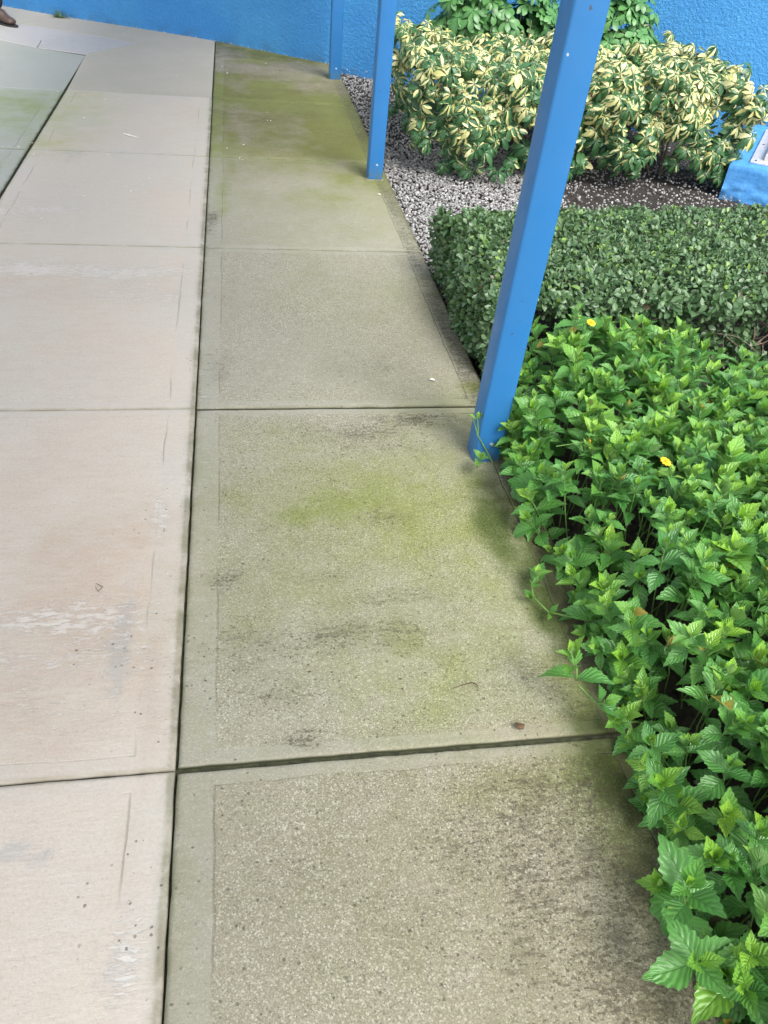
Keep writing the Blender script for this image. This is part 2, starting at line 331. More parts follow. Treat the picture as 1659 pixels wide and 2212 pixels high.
for a in [(800, 930, .25, .07, .9), (1180, 1480, .2, .12, .7), (560, 1500, .2, .08, .7), (700, 1900, .3, .12, .5), (820, 1120, .12, .05, .8), (740, 1370, .3, .08, .9), (900, 500, .10, .14, 1.0), (950, 640, .08, .35, .9), (915, 905, .20, .05, 1.1), (860, 960, .22, .08, .7), (800, 790, .2, .1, .6), (1200, 1720, .25, .16, 1.0), (1250, 1880, .25, .25, 1.0), (1130, 1930, .3, .25, .8), (1300, 2000, .3, .3, 1.0), (1000, 1800, .3, .2, .5),
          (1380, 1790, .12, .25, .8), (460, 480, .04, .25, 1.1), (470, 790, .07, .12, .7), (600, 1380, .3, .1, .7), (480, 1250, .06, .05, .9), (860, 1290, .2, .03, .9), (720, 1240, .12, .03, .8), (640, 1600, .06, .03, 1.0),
          (1150, 1560, .15, .08, .5), (1000, 2050, .3, .2, .4), (1330, 2050, .3, .3, .6), (840, 380, .08, .1, .8), (560, 120, .3, .3, .5), (1010, 840, .05, .2, .8), (1100, 1700, .3, .1, .5), (960, 560, .12, .05, .9), (520, 1420, .2, .1, .6), (640, 1120, .3, .3, .35), (1000, 1330, .2, .15, .4), (1250, 1620, .2, .1, .6)]: blob('dark', *a)  # near right blobs: dirt patches mixed with painted shade from the plants
for a in [(150, 620, .7, .3, .5), (60, 1000, .35, .4, .45), (150, 1280, .3, .4, .75), (60, 1480, .3, .25, .75), (330, 1450, .04, .4, .8), (265, 1900, .035, .35, .45), (330, 118, .3, .25, .9), (420, 110, .2, .2, .4), (1100, 1570, .15, .04, .5), (620, 330, .3, .2, .4), (560, 400, .3, .2, .3)]: blob('tan', *a)
for a in [(262, 1380, .03, .22, .9), (30, 1845, .04, .03, 1.0), (78, 1855, .03, .03, 1.0), (190, 130, .12, .3, .9), (215, 110, .2, .05, .6), (360, 640, .12, .4, .35), (395, 105, .15, .15, .8), (435, 160, .1, .4, .5), (600, 115, .6, .25, .8), (455, 850, .05, .3, .6), (235, 2100, .04, .08, .8), (20, 1750, .3, .1, .2), (640, 700, .3, .25, .4), (160, 340, .1, .2, .6), (380, 2000, .06, .3, .35)]: blob('grey', *a)
for a in [(60, 455, .35, .12, 1.1), (130, 585, .9, .10, 1.2), (200, 400, .6, .25, .55), (120, 720, .6, .3, .45), (150, 1380, .4, .22, .75), (100, 1500, .4, .15, .75), (320, 600, .3, .3, .7), (300, 640, .3, .09, .95), (100, 1340, .35, .07, 1.05), (60, 1430, .3, .1, .9), (345, 1120, .03, .12, 1.05), (200, 1300, .3, .06, .8), (265, 2100, .05, .12, 1.1), (230, 860, .6, .04, .7), (220, 480, .4, .05, .6), (20, 1540, .25, .04, .7), (360, 1250, .05, .3, .6), (50, 1130, .3, .06, .5), (300, 1780, .03, .2, .5)]: blob('white', *a)
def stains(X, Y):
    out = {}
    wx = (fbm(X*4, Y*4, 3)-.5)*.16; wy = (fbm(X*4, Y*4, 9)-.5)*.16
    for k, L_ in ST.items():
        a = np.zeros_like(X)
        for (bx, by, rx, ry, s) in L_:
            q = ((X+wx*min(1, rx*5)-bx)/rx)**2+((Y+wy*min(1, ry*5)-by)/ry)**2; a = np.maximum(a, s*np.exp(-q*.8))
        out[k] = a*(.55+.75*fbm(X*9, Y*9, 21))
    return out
def slab(name, x0, x1, y0, y1, mat, gx=(.004, .004), gy=(.004, .004), dz=0, seed=0, agg=0., base=None, dirt=0., res=.022, tilt=(0, 0), W=None):
    a0, a1, b0, b1 = x0+gx[0], x1-gx[1], y0+gy[0], y1-gy[1]
    def ax(a, b):
        e = [0, 0, .0015, .004, .009]
        m_ = np.linspace(.02, (b-a)-.02, max(2, int((b-a-.04)/res)))
        return np.concatenate([a+np.array(e), a+m_, b-np.array(e[::-1])])
    xs, ys = ax(a0, a1), ax(b0, b1); nx, ny = len(xs), len(ys)
    X, Y = np.meshgrid(xs, ys)
    e = np.minimum(np.minimum(X-a0, a1-X), np.minimum(Y-b0, b1-Y)); pr = .006
    Z = dz-np.where(e < pr, (pr-np.sqrt(np.maximum(pr*pr-(pr-e)**2, 0))), 0)
    Z += (fbm(X*2.2, Y*2.2, seed)-.5)*.004 + tilt[0]*(X-(x0+x1)/2)+tilt[1]*(Y-(y0+y1)/2)
    Z[0, :] = Z[-1, :] = -.05; Z[:, 0] = Z[:, -1] = -.05
    edge = np.exp(-e/.012); jx = (fbm(X*0+seed, Y*28, 5, 3)-.5)*.003; jy = (fbm(X*28, Y*0+seed, 6, 3)-.5)*.004
    ex = np.exp(-np.minimum(X-a0, a1-X)/.012); ey = np.exp(-np.minimum(Y-b0, b1-Y)/.012)
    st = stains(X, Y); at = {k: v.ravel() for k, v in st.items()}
    at['agg'] = np.full(X.size, agg)*np.clip(.45+1.1*(fbm(X*2.4, Y*2.4, 77).ravel()-.2), 0, 1.2)
    if base:
        for k, v in base.items(): at[k] = np.maximum(at[k], v*(.4+1.1*fbm(X*2.2, Y*2.2, 31).ravel()))
    if dirt:
        yy_ = Y.ravel(); f = 1/(1+np.exp(-(yy_-3.9+ .5*(X.ravel()-.5))/.30)); gb = np.interp(yy_+.25*(fbm(X.ravel()*2, yy_*2, 61)-.5), [-1, -.1, .1, .5, .85, 1.1, 1.6, 2.7, 3.4], [.38, .40, .50, .62, .80, .55, .30, .32, .45])*(.75+.5*X.ravel()); at['green'] = np.maximum(at['green'], gb*(.5+.95*fbm(X.ravel()*2.2, yy_*2.2, 31))); at['green'] = np.maximum(at['green'], 1.2*f*(np.clip(2.6*(fbm(X.ravel()*2.6, yy_*2.0, 91)-.5)+.62, .12, 1)+.35*np.clip((X.ravel()-.6)/.4, 0, 1)+.3*np.exp(-X.ravel()/.08)))
        at['dark'] = np.maximum(at['dark'], .55*f*(.3+1.4*fbm(X.ravel()*3, yy_*6, 92))); at['tan'] = np.maximum(at['tan'], .3*f*fbm(X.ravel()*2, yy_*2, 93)); at['far'] = np.maximum(f*(.55+.8*fbm(X.ravel()*2, yy_*3, 44)), .45*np.clip((.1-yy_)/.1, 0, 1)*(.6+.7*X.ravel())); at['grey'] = np.maximum(at['grey'], .75*np.clip((yy_-6.1)/.5, 0, 1))
    if dirt:
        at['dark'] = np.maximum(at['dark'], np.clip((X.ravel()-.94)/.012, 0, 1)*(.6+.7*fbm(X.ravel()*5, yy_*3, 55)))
        at['moss'] = np.maximum(at['moss'], np.clip((X.ravel()-.90)/.05, 0, 1)*np.clip((1.0-yy_)/.3, 0, 1)*(.5+.8*fbm(X.ravel()*4, yy_*3, 57)))
    Vx = X+jx*ex; Vy = Y+jy*ey
    V = np.stack([Vx.ravel(), Vy.ravel(), Z.ravel()], 1)
    i = np.arange(nx*ny).reshape(ny, nx); F = np.stack([i[:-1, :-1], i[:-1, 1:], i[1:, 1:], i[1:, :-1]], -1).reshape(-1, 4)
    uv = np.stack([(X-x0).ravel(), (Y-y0).ravel()], 1)
    return V, F, uv, at
def join(parts):
    V, F, U, A, o = [], [], [], {}, 0
    for v, f, u, a in parts:
        V.append(v); F.append(f+o); U.append(u); o += len(v)
        for k, x in a.items(): A.setdefault(k, []).append(x)
    return np.concatenate(V), np.concatenate(F), np.concatenate(U), {k: np.concatenate(x) for k, x in A.items()}
def lane(name, parts, mat):
    V, F, U, A = join(parts); return struct(np_mesh(name, V, F, mat, attrs=A, uv=U))
PX = 1.03
gp = []
for n in range(-2, 5):
    y1 = (n+1)*L if n < 4 else 7.9
    near = n <= 0
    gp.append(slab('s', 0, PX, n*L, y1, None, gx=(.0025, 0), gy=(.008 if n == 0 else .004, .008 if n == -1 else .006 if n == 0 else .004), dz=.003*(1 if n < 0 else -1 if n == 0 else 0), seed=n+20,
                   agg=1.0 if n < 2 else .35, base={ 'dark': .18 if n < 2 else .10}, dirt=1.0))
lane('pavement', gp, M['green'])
cp = []
for n in range(-2, 5):
    y1 = (n+1)*L if n < 3 else (n+1)*L
    if n == 4: continue
    cp.append(slab('s', -1.008, 0, n*L, y1, None, gx=(.006, .002), gy=(.0018, .002), seed=n+40, agg=.22, dz=.001, base={'tan': .28, 'green': .04}))
lane('pavement', cp, M['cream'])
qp = []
for n in range(-2, 4):
    qp.append(slab('s', -2.016, -1.008, n*L, (n+1)*L, None, gx=(.003, .010), gy=(.003, .003), seed=n+60, agg=.2, dz=-.002, base={'green': .35}))
    qp.append(slab('s', -3.024, -2.016, n*L, (n+1)*L, None, gx=(.003, .003), gy=(.003, .003), seed=n+70, agg=.2, base={'green': .3}, res=.06))
lane('pavement', qp, M['grey'])
def poly_slab(pts, mat, z=0.0, ins=.003, tan=0., green=0., grey=0., dark=.05):
    P = np.array(pts, float); c = P.mean(0); n = len(P)
    V, F = [], []
    A = .5*sum(P[i][0]*P[(i+1) % n][1]-P[(i+1) % n][0]*P[i][1] for i in range(n))
    if A < 0: P = P[::-1]
    def inset(d):
        Q = []
        for i in range(n):
            a, b, c2 = P[i-1], P[i], P[(i+1) % n]; e1 = (b-a)/np.linalg.norm(b-a); e2 = (c2-b)/np.linalg.norm(c2-b)
            n1 = np.array([-e1[1], e1[0]]); n2 = np.array([-e2[1], e2[0]]); bis = n1+n2; bis /= max(np.linalg.norm(bis), .3); k = d/max(bis@n1, .35); Q.append(b+bis*k)
        return Q
    for d, zz in ((ins, -.05), (ins, z-.005), (ins+.002, z-.0015), (ins+.006, z)):
        V += [(q[0], q[1], zz) for q in inset(d)]
    for r in range(3):
        for i in range(n): j = (i+1) % n; F.append((r*n+i, r*n+j, (r+1)*n+j, (r+1)*n+i))
    F.append(tuple(range(3*n, 4*n)))
    o = obj('pavement', V, F, mat); me = o.data
    uvl = me.uv_layers.new(name='UVMap'); uvl.data.foreach_set('uv', [.5 if mat is M['grey'] else 45.0]*(2*len(me.loops)))
    for k, v in (('tan', tan), ('green', green), ('grey', grey), ('dark', dark)):
        at = me.attributes.new(k, 'FLOAT', 'POINT'); at.data.foreach_set('value', [v]*len(me.vertices))
    return struct(o)
gc = G(184, 117); g1 = G(297, 93); g2 = G(236, 82); g3 = G(167, 71); g4 = G(41, 51); g5 = G(127, 37); g6 = G(89, 87); g7 = (-1.75, 7.06)
poly_slab([(-1.005, 4*L+.003), (-.003, 4*L+.003), (-.003, 8.1), (g5[0]+.25, 8.6), g5, g4, g3, g2, g1, gc], M['strip'], green=.12, tan=.25)
poly_slab([gc, g1, g2, g3, g6, (-1.42, 6.84)], M['light'], .001, .002, grey=.5)
poly_slab([g6, g3, g4, (-2.9, 8.9), (-3.3, 8.4), g7, (-1.42, 6.84)], M['light'], 0, .002, tan=.1)
poly_slab([(-1.018, 4*L+.003), (-1.018, 6.655), (-1.42, 6.835), g7, (-3.02, 7.85), (-3.02, 4*L+.003)], M['grey'], -.002, .003, green=.2, dark=0.)
poly_slab([g4, g5, (-1.5, 8.9), (-3.0, 10.0), (-3.4, 9.3)], M['strip'], 0, .004, green=.15)
struct(obj('pavement_bed', *boxvf(-6, PX-.004, -4, 10, -.10, -.013), M['bedding']))
V, F = [(-150, -150, -.14), (150, -150, -.14), (150, 150, -.14), (-150, 150, -.14)], [(0, 1, 2, 3)]
struct(obj('ground', V, F, M['earth']))
# soil of the planting bed, stepping down from the pavement edge
xs = np.linspace(PX-.003, 7, 170); ys = np.linspace(-3.5, 8, 320); X, Y = np.meshgrid(xs, ys)
Z = -.045+(fbm(X*5, Y*5, 2)-.5)*.03+(fbm(X*24, Y*24, 8)-.5)*.02-.012
Z[:, 0] = -.09
i = np.arange(X.size).reshape(X.shape); F = np.stack([i[:-1, :-1], i[:-1, 1:], i[1:, 1:], i[1:, :-1]], -1).reshape(-1, 4)
struct(np_mesh('soil', np.stack([X.ravel(), Y.ravel(), Z.ravel()], 1), F, M['soil']))

# ------------------------------------------------------------------ wall
WP = np.array([(-4.5, 9.9), (-3.2, 9.25), (-2.06, 8.63), (-1.455, 8.28), (-.7, 7.93), (0, 7.57), (.54, 7.17), (1.07, 6.80), (1.7, 6.38), (2.6, 5.78), (3.5, 5.19), (3.95, 4.9), (5.2, 4.05), (6.5, 3.2)])
def dens(P, k=6):
    Q = []
    for i in range(len(P)-1):
        for j in range(k): Q.append(P[i]+(P[i+1]-P[i])*j/k)
    Q.append(P[-1]); Q = np.array(Q)
    for _ in range(4): Q[1:-1] = (Q[:-2]+2*Q[1:-1]+Q[2:])/4
    return Q
WQ = dens(WP); T = nrm(np.gradient(WQ, axis=0)); NN = np.stack([-T[:, 1], T[:, 0]], 1)   # away from camera
zs = [-.13, -.1, -.02, .1, .4, .8, 1.4, 2.0, 2.6, 3.0]
V, F = [], []; nq = len(WQ); nz = len(zs)
for z in zs: V += [(q[0], q[1], z) for q in WQ]
for z in zs[::-1]: V += [(q[0]+n_[0]*.2, q[1]+n_[1]*.2, z) for q, n_ in zip(WQ, NN)]
for r in range(2*nz-1):
    for k in range(nq-1): F.append((r*nq+k, r*nq+k+1, (r+1)*nq+k+1, (r+1)*nq+k))
tag(obj('stucco_wall', V, F, M['stucco'], smooth=False), 'tall curving wall of rough blue painted stucco behind the walkway and planting bed', 'wall')
def wall_y(x): return np.interp(x, WQ[:, 0], WQ[:, 1])

# ------------------------------------------------------------------ posts and canopy
def post(x, y, label, w=.092, d=.092, h=2.72, tilt=(0, 0), z0=0.0):
    r = empty('canopy_post', (x+w/2, y+d/2, z0)); tag(r, label, 'post', 'blue square posts along the walkway edge')
    o = obj('shaft', *boxvf(-w/2, w/2, -d/2, d/2, 0, h), M['post'], r, smooth=True, mod=.009)
    q = obj('base_grout', *boxvf(-w/2-.006, w/2+.006, -d/2-.006, d/2+.006, -.004, .004), M['strip'], r)
    r.rotation_euler = (tilt[0], tilt[1], 0)
    return r
post(.881, 1.045, 'nearest and largest blue square post, rising from the bright green ground cover', w=.089, d=.092, z0=-.02, tilt=(0, R(1.5)))
post(.905, 3.80, 'middle blue square post at the pavement edge, in front of the variegated shrub', w=.086, tilt=(0, R(.45)))
post(.920, 6.27, 'farthest and thinnest blue square post, close to the stucco wall')
cr = empty('walkway_canopy', (0, 0, 0)); tag(cr, 'flat pale canopy roof carried by the blue posts over the walkway', 'canopy')
ROOF = (-1.0, 1.10, -3.2, 7.6)
obj('roof_sheet', *boxvf(ROOF[0], ROOF[1], ROOF[2], ROOF[3], 2.80, 2.86), M['roof'], cr)
obj('edge_beam', *boxvf(.90, 1.0, ROOF[2]+.003, ROOF[3]-.003, 2.70, 2.798), M['post'], cr, mod=.006)

# ------------------------------------------------------------------ masonry pad with floodlight
u_ = np.array([.82, -.57]); u_ /= np.linalg.norm(u_); n_ = np.array([-u_[1], u_[0]])
pr = empty('masonry_plinth', (3.19, 3.89, 0), math.atan2(u_[1], u_[0])); tag(pr, 'low light blue masonry plinth against the wall at the right edge', 'plinth')
gx = np.linspace(0, 1.35, 60); gz = np.linspace(-.08, .15, 14); V, F = [], []
X, Z = np.meshgrid(gx, gz); off = np.where(Z < .03, (fbm(X*14, Z*30, 4)-.45)*.045, (fbm(X*14, Z*30, 4)-.5)*.004)
Vf = np.stack([X.ravel(), -off.ravel()+np.where(Z.ravel() > .145, .006, 0), Z.ravel()], 1)
i = np.arange(X.size).reshape(X.shape); F = np.stack([i[:-1, :-1], i[:-1, 1:], i[1:, 1:], i[1:, :-1]], -1).reshape(-1, 4)
np_mesh('front_face', Vf, F, M['pad'], pr)
obj('block', *boxvf(0, 1.35, .03, 1.25, -.08, .149), M['pad'], pr, mod=.008)
obj('coping', *boxvf(0, 1.35, .004, .06, .10, .1505), M['pad'], pr, mod=.01)
fr = empty('ground_floodlight', (*(np.array([3.19, 3.89])+u_*.105+n_*.115), .15), math.atan2(u_[1], u_[0])); tag(fr, 'recessed metal floodlight with ridged lens set on the blue plinth', 'floodlight')
fw, fd, b = .75, .98, .075
V, F = [], []
def addbox(V, F, *a):
    v, f = boxvf(*a); o = len(V); V += v; F += [tuple(k+o for k in q) for q in f]
addbox(V, F, 0, fw, 0, b, 0, .012); addbox(V, F, 0, fw, fd-b, fd, 0, .012); addbox(V, F, 0, b, b, fd-b, 0, .012); addbox(V, F, fw-b, fw, b, fd-b, 0, .012)
obj('flange', V, F, M['metal'], fr, mod=.002)
obj('housing', *boxvf(b-.002, fw-b+.002, b-.002, fd-b+.002, .002, .05), M['metal'], fr, mod=.006)
V, F = [], []
nr = 46
for k in range(nr):
    y = b+.012+(fd-2*b-.024)*k/nr; addbox(V, F, b+.006, fw-b-.006, y, y+.010, .05, .0625)
obj('ridged_lens', V, F, mat_plain('cloudy_lens', (.62, .60, .62), (.74, .72, .74), 90, .3), fr, mod=.002)
for x, y in ((.03, .03), (fw-.03, .03), (.03, fd-.03), (fw-.03, fd-.03), (.03, fd/2)):
    c = [(x+.006*math.cos(t), y+.006*math.sin(t), z) for z in (.010, .016) for t in np.linspace(0, 2*math.pi, 9)[:-1]]
    obj('screw', c, [(k, (k+1) % 8, 8+(k+1) % 8, 8+k) for k in range(8)]+[tuple(range(8, 16))], M['sole'], fr)

# ------------------------------------------------------------------ gravel
def ico():
    t = (1+5**.5)/2; v = np.array([(-1, t, 0), (1, t, 0), (-1, -t, 0), (1, -t, 0), (0, -1, t), (0, 1, t), (0, -1, -t), (0, 1, -t), (t, 0, -1), (t, 0, 1), (-t, 0, -1), (-t, 0, 1)])
    f = [(0, 11, 5), (0, 5, 1), (0, 1, 7), (0, 7, 10), (0, 10, 11), (1, 5, 9), (5, 11, 4), (11, 10, 2), (10, 7, 6), (7, 1, 8), (3, 9, 4), (3, 4, 2), (3, 2, 6), (3, 6, 8), (3, 8, 9), (4, 9, 5), (2, 4, 11), (6, 2, 10), (8, 6, 7), (9, 8, 1)]
    return v/np.linalg.norm(v[0]), np.array(f)
iv, ifc = ico()
def stones(name, P, size, rnd):
    K = len(P); a = rng.uniform(0, 6.28, K); sc = size[:, None]*rng.uniform(.6, 1.15, (K, 3))*np.array([1, 1, .75])
    V = iv[None]*(1+rng.uniform(-.22, .22, (K, 12, 1)))*sc[:, None, :]
    tx = rng.normal(0, .4, K); c, s = np.cos(tx)[:, None], np.sin(tx)[:, None]
    V = np.stack([V[..., 0], V[..., 1]*c-V[..., 2]*s, V[..., 1]*s+V[..., 2]*c], -1)
    c, s = np.cos(a)[:, None], np.sin(a)[:, None]
    V = np.stack([V[..., 0]*c-V[..., 1]*s, V[..., 0]*s+V[..., 1]*c, V[..., 2]], -1)+P[:, None, :]
    F = (ifc[None]+(np.arange(K)*12)[:, None, None]).reshape(-1, 3)
    return np_mesh(name, V.reshape(-1, 3), F, M['gravel'], attrs={'rnd': np.repeat(rnd, 12)}, smooth=False)
K = 42000
P = np.stack([rng.uniform(PX+.008, 3.3, K), rng.uniform(2.2, 5.6, K), np.zeros(K)], 1)
keep = (P[:, 0] < 1.9+.35*fbm(P[:, 0]*3, P[:, 1]*3, 3)) | (rng.random(K) < .13)
keep &= ((P[:, 1] < 4.6) | (rng.random(K) < .35)) & (P[:, 1] < wall_y(P[:, 0])-.03)
P = P[keep]; K = len(P); P[:, 2] = -.040+rng.uniform(-.006, .012, K)+(fbm(P[:, 0]*3, P[:, 1]*3, 12)-.5)*.02
P2 = np.stack([rng.uniform(PX+.008, 1.5, 1500), rng.uniform(5.2, 6.9, 1500), np.full(1500, -.045)], 1); P2 = P2[P2[:, 1] < wall_y(P2[:, 0])-.02]
far = rng.random(len(P2)); rr = np.concatenate([rng.random(K), far*.72])
rr[:K] = np.where(P[:, 1] > 3.75+.2*rng.random(K), rr[:K]*.75, np.minimum(1, rr[:K]*1.06+.03))
P = np.concatenate([P, P2]); rr[rr > .84] *= np.where(rng.random((rr > .84).sum()) < .5, .7, 1)
tag(stones('gravel', P, rng.uniform(.005, .0105, len(P)), rr), 'grey and white gravel strewn over the bed between pavement, hedge and shrubs', 'gravel', kind='stuff')
K = 2600; P = np.stack([rng.uniform(PX+.01, 4.6, K), rng.uniform(-1, 5.2, K), np.full(K, -.048)], 1)
tag(stones('soil_crumbs', P, rng.uniform(.004, .010, K), rng.random(K)*.5), 'small crumbs and pebbles lying on the dark bare soil', 'pebbles', kind='stuff')

# ------------------------------------------------------------------ clipped hedge
T_small = leaf_template(5, 3, lambda t: [.02, .34, .50, .44, .06][int(round(t*4))], fold=.3)
hx0, hx1, hy0 = 1.05, 4.3, 1.64
def hedge_back(x): return 2.42+.13*(x-1.05)
HZ = .335
def hedge_shell(K):
    pos, nr_ = [], []
    u = rng.random(K)
    k1, k2, k3 = int(K*.58), int(K*.12), int(K*.20)
    x = hx0+(hx1-hx0)*rng.random(k1)**1.25; y = hy0+(hedge_back(x)-hy0)*rng.random(k1)
    ex = np.minimum(1, (x-hx0)/.12); ey = np.minimum(1, np.minimum(y-hy0, hedge_back(x)-y)/.12)
    z = HZ-.07*(1-np.sqrt(np.clip(1-(1-ex)**2, 0, 1)))-.08*(1-np.sqrt(np.clip(1-(1-ey)**2, 0, 1)))+(fbm(x*7, y*7, 4)-.5)*.05
    pos.append(np.stack([x, y, z], 1)); n = np.stack([-(1-ex)*.9, np.where(y < 2, -1, 1)*(1-ey)*.9, np.ones(k1)], 1); nr_.append(n)
    z = rng.uniform(-.02, HZ-.04, k2); y = rng.uniform(0, 1, k2); y = (1.50+.14*z/HZ)*(1-y)+2.5*y; x = hx0+.02*np.sin(y*9)+(fbm(y*8, z*8, 5)-.5)*.06-.03*np.sin(z*9)
    pos.append(np.stack([x, y, z], 1)); nr_.append(np.tile((-1, 0, .25), (k2, 1)))
    x = hx0+(hx1-hx0)*rng.random(k3)**1.5; z = rng.uniform(-.02, HZ-.03, k3)
    keep = (z > .24) | (fbm(x*4, z*6, 17) > .50-.12*(x > 1.75)) | (x < 1.2)
    x, z = x[keep], z[keep]; y = hy0+(fbm(x*6, z*8, 6)-.5)*.08+np.where(z < .22, .05, 0)-.12*np.clip((1.2-x)/.1, 0, 1)*(1-z/HZ)
    pos.append(np.stack([x, y, z], 1)); nr_.append(np.tile((0, -1, .3), (len(x), 1)))
    k4 = K-k1-k2-k3
    x = hx0+(hx1-hx0)*rng.random(k4)**1.3; y = rng.uniform(hy0, 2.5, k4); z = rng.uniform(0, HZ-.06, k4)
    pos.append(np.stack([x, y, z], 1)); nr_.append(rng.normal(0, 1, (k4, 3)))
    return np.concatenate(pos), nrm(np.concatenate(nr_))
P, Nn = hedge_shell(52000); K = len(P)
P = P-Nn*(rng.random(K)**1.6*.05)[:, None]
d = nrm(rng.normal(0, 1, (K, 3))+Nn*.35+np.array([0, 0, .25])); nn = nrm(Nn+rng.normal(0, .55, (K, 3))+np.array([0, 0, .25]))
side = Nn[:, 2] < .5
ln = rng.uniform(.012, .025, K); ln[side] *= 1.25
big = rng.random(K) < .02; ln[big] *= 1.4
age = np.where(rng.random(K) < .07, rng.uniform(.7, 1, K), rng.uniform(0, .55, K)); age[side & (rng.random(K) < .8)] *= .5
V, F, UV, A = leaf_cloud(T_small, P, d, nn, ln*1.25, ln*.72, rng.uniform(-.1, .35, K), {'age': age, 'rnd': rng.random(K)})
K2 = 1500; sx = hx0+.05+(3.2-hx0)*rng.random(K2)**1.2; sy = 1.7+(hedge_back(sx)-1.75)*rng.random(K2); c0 = np.stack([sx, sy, HZ-.012+(fbm(sx*7, sy*7, 4)-.5)*.05+rng.uniform(-.01, .012, K2)], 1); c0 = np.repeat(c0, 4, 0); K2 *= 4
d2 = nrm(rng.normal(0, 1, (K2, 3))*np.array([1, 1, .3])+np.array([0, 0, 1.0])); l2 = rng.uniform(.012, .026, K2)
V2, F2, U2, A2_ = leaf_cloud(T_small, c0, d2, rng.normal(0, .5, (K2, 3))+np.array([0, -.4, 1]), l2*1.25, l2*.6, rng.uniform(0, .3, K2), {'age': np.clip(np.repeat(rng.random(K2//4), 4)*1.1, 0, 1)*.85, 'rnd': np.repeat(rng.random(K2//4), 4)*.9})
V, F, UV, A = np.concatenate([V, V2]), np.concatenate([F, F2+len(V)]), np.concatenate([UV, U2]), {k: np.concatenate([A[k], A2_[k]]) for k in A}
hr = empty('clipped_hedge', (2.2, 2.0, 0)); hr.location = (0, 0, 0)
tag(hr, 'low box-clipped hedge of small dark glossy leaves with bare twigs showing on its near side', 'hedge')
np_mesh('foliage', V, F, M['hedge'], hr, A, UV)
br = []; brs = []
def branch(p, d, ln_, r, dep):
    pts = [np.array(p, float)]; n = 6; d = np.array(d, float)
    for k in range(n):
        d = nrm(d+rng.normal(0, .22, 3)); pts.append(pts[-1]+d*ln_/n)
    br.append((pts, list(np.linspace(r, r*.55, n+1))))
    if dep:
        for _ in range(rng.integers(2, 4)):
            k = rng.integers(2, n+1); branch(pts[k], nrm(d+rng.normal(0, .8, 3)), ln_*.62, r*.6, dep-1)
for k in range(30):
    x = 1.15+k*.105+rng.uniform(-.04, .04); y = hy0+rng.uniform(.06, .3)
    branch((x, y, -.06), (rng.normal(0, .5), -.25+rng.normal(0, .3), 1), .22, .0065, 2); brs.append(br); br = []
for k in range(22):
    x = 1.2+rng.random()*1.6; branch((x, hy0+.09, rng.uniform(.08, .2)), (rng.choice([-1, 1]), rng.normal(-.2, .2), rng.normal(.1, .2)), .2, .004, 1); brs.append(br); br = []
for grp in brs:
    V, F = tubes(grp, 5); V[:, 2] = np.minimum(V[:, 2], HZ); V[:, 0] = np.maximum(V[:, 0], hx0); V[:, 1] = np.maximum(V[:, 1], hy0)
    np_mesh('branch', V, F, M['bark'], hr)

# ------------------------------------------------------------------ umbrella shrubs
T_umb = leaf_template(6, 3, lambda t: [.03, .15, .31, .43, .42, .12][int(round(t*5))], fold=.22)
def clusters(C, Nn, size, agef, seed):
    pos, d, n, ln, age, rnd = [], [], [], [], [], []; stems = []
    for c, nn_, sz in zip(C, Nn, size):
        nn_ = nrm(nn_); a = nrm(np.cross(nn_, rng.normal(0, 1, 3))); b = np.cross(nn_, a); k = rng.integers(6, 10); ph = rng.uniform(0, 6.28); va = agef()
        for j in range(k):
            t = ph+6.28*j/k+rng.normal(0, .08); rad = a*math.cos(t)+b*math.sin(t)
            pos.append(c+rad*.004); d.append(rad+nn_*rng.uniform(-.15, .3)); n.append(nn_+rng.normal(0, .12, 3)); ln.append(1.22*sz*rng.uniform(.72, 1.1)); age.append(np.clip(va-.45*max(0., .36-c[2])/.3+rng.normal(0, .16), -1, 1)); rnd.append(rng.random())
        q = c-nn_*.05+np.array([0, 0, -.05]); stems.append(([c, c-nn_*.03, q], [.0013, .0015, .002]))
    return np.array(pos), np.array(d), np.array(n), np.array(ln), np.array(age), np.array(rnd), stems
def shrub(name, label, cat, C, Nn, size, mat, agef, trunks, group=None, dro=(.45, 1.25)):
    r = empty(name, (C[:, 0].mean(), C[:, 1].mean(), 0)); o0 = np.array([r.location[0], r.location[1], 0]); tag(r, label, cat, group)
    p, d, n, ln, age, rnd, stems = clusters(C-o0, Nn, size, agef, 0)
    V, F, UV, A = leaf_cloud(T_umb, p, d, n, ln, ln*rng.uniform(.46, .62, len(ln)), rng.uniform(*dro, len(ln)), {'age': age, 'rnd': rnd})
    tv, tf = tubes(stems, 4); A = {'age': np.concatenate([A['age'], np.zeros(len(tv))]), 'rnd': np.concatenate([A['rnd'], np.full(len(tv), .5)])}
    np_mesh('foliage', np.concatenate([V, tv]), np.concatenate([F, tf+len(V)]), mat, r, A, np.concatenate([UV, np.full((len(tv), 2), .3)]))
    for t in trunks:
        V, F = tubes([([np.array(q)-o0 for q in t[0]], t[1])], 6); np_mesh('stem', V, F, M['bark'], r)
    return r
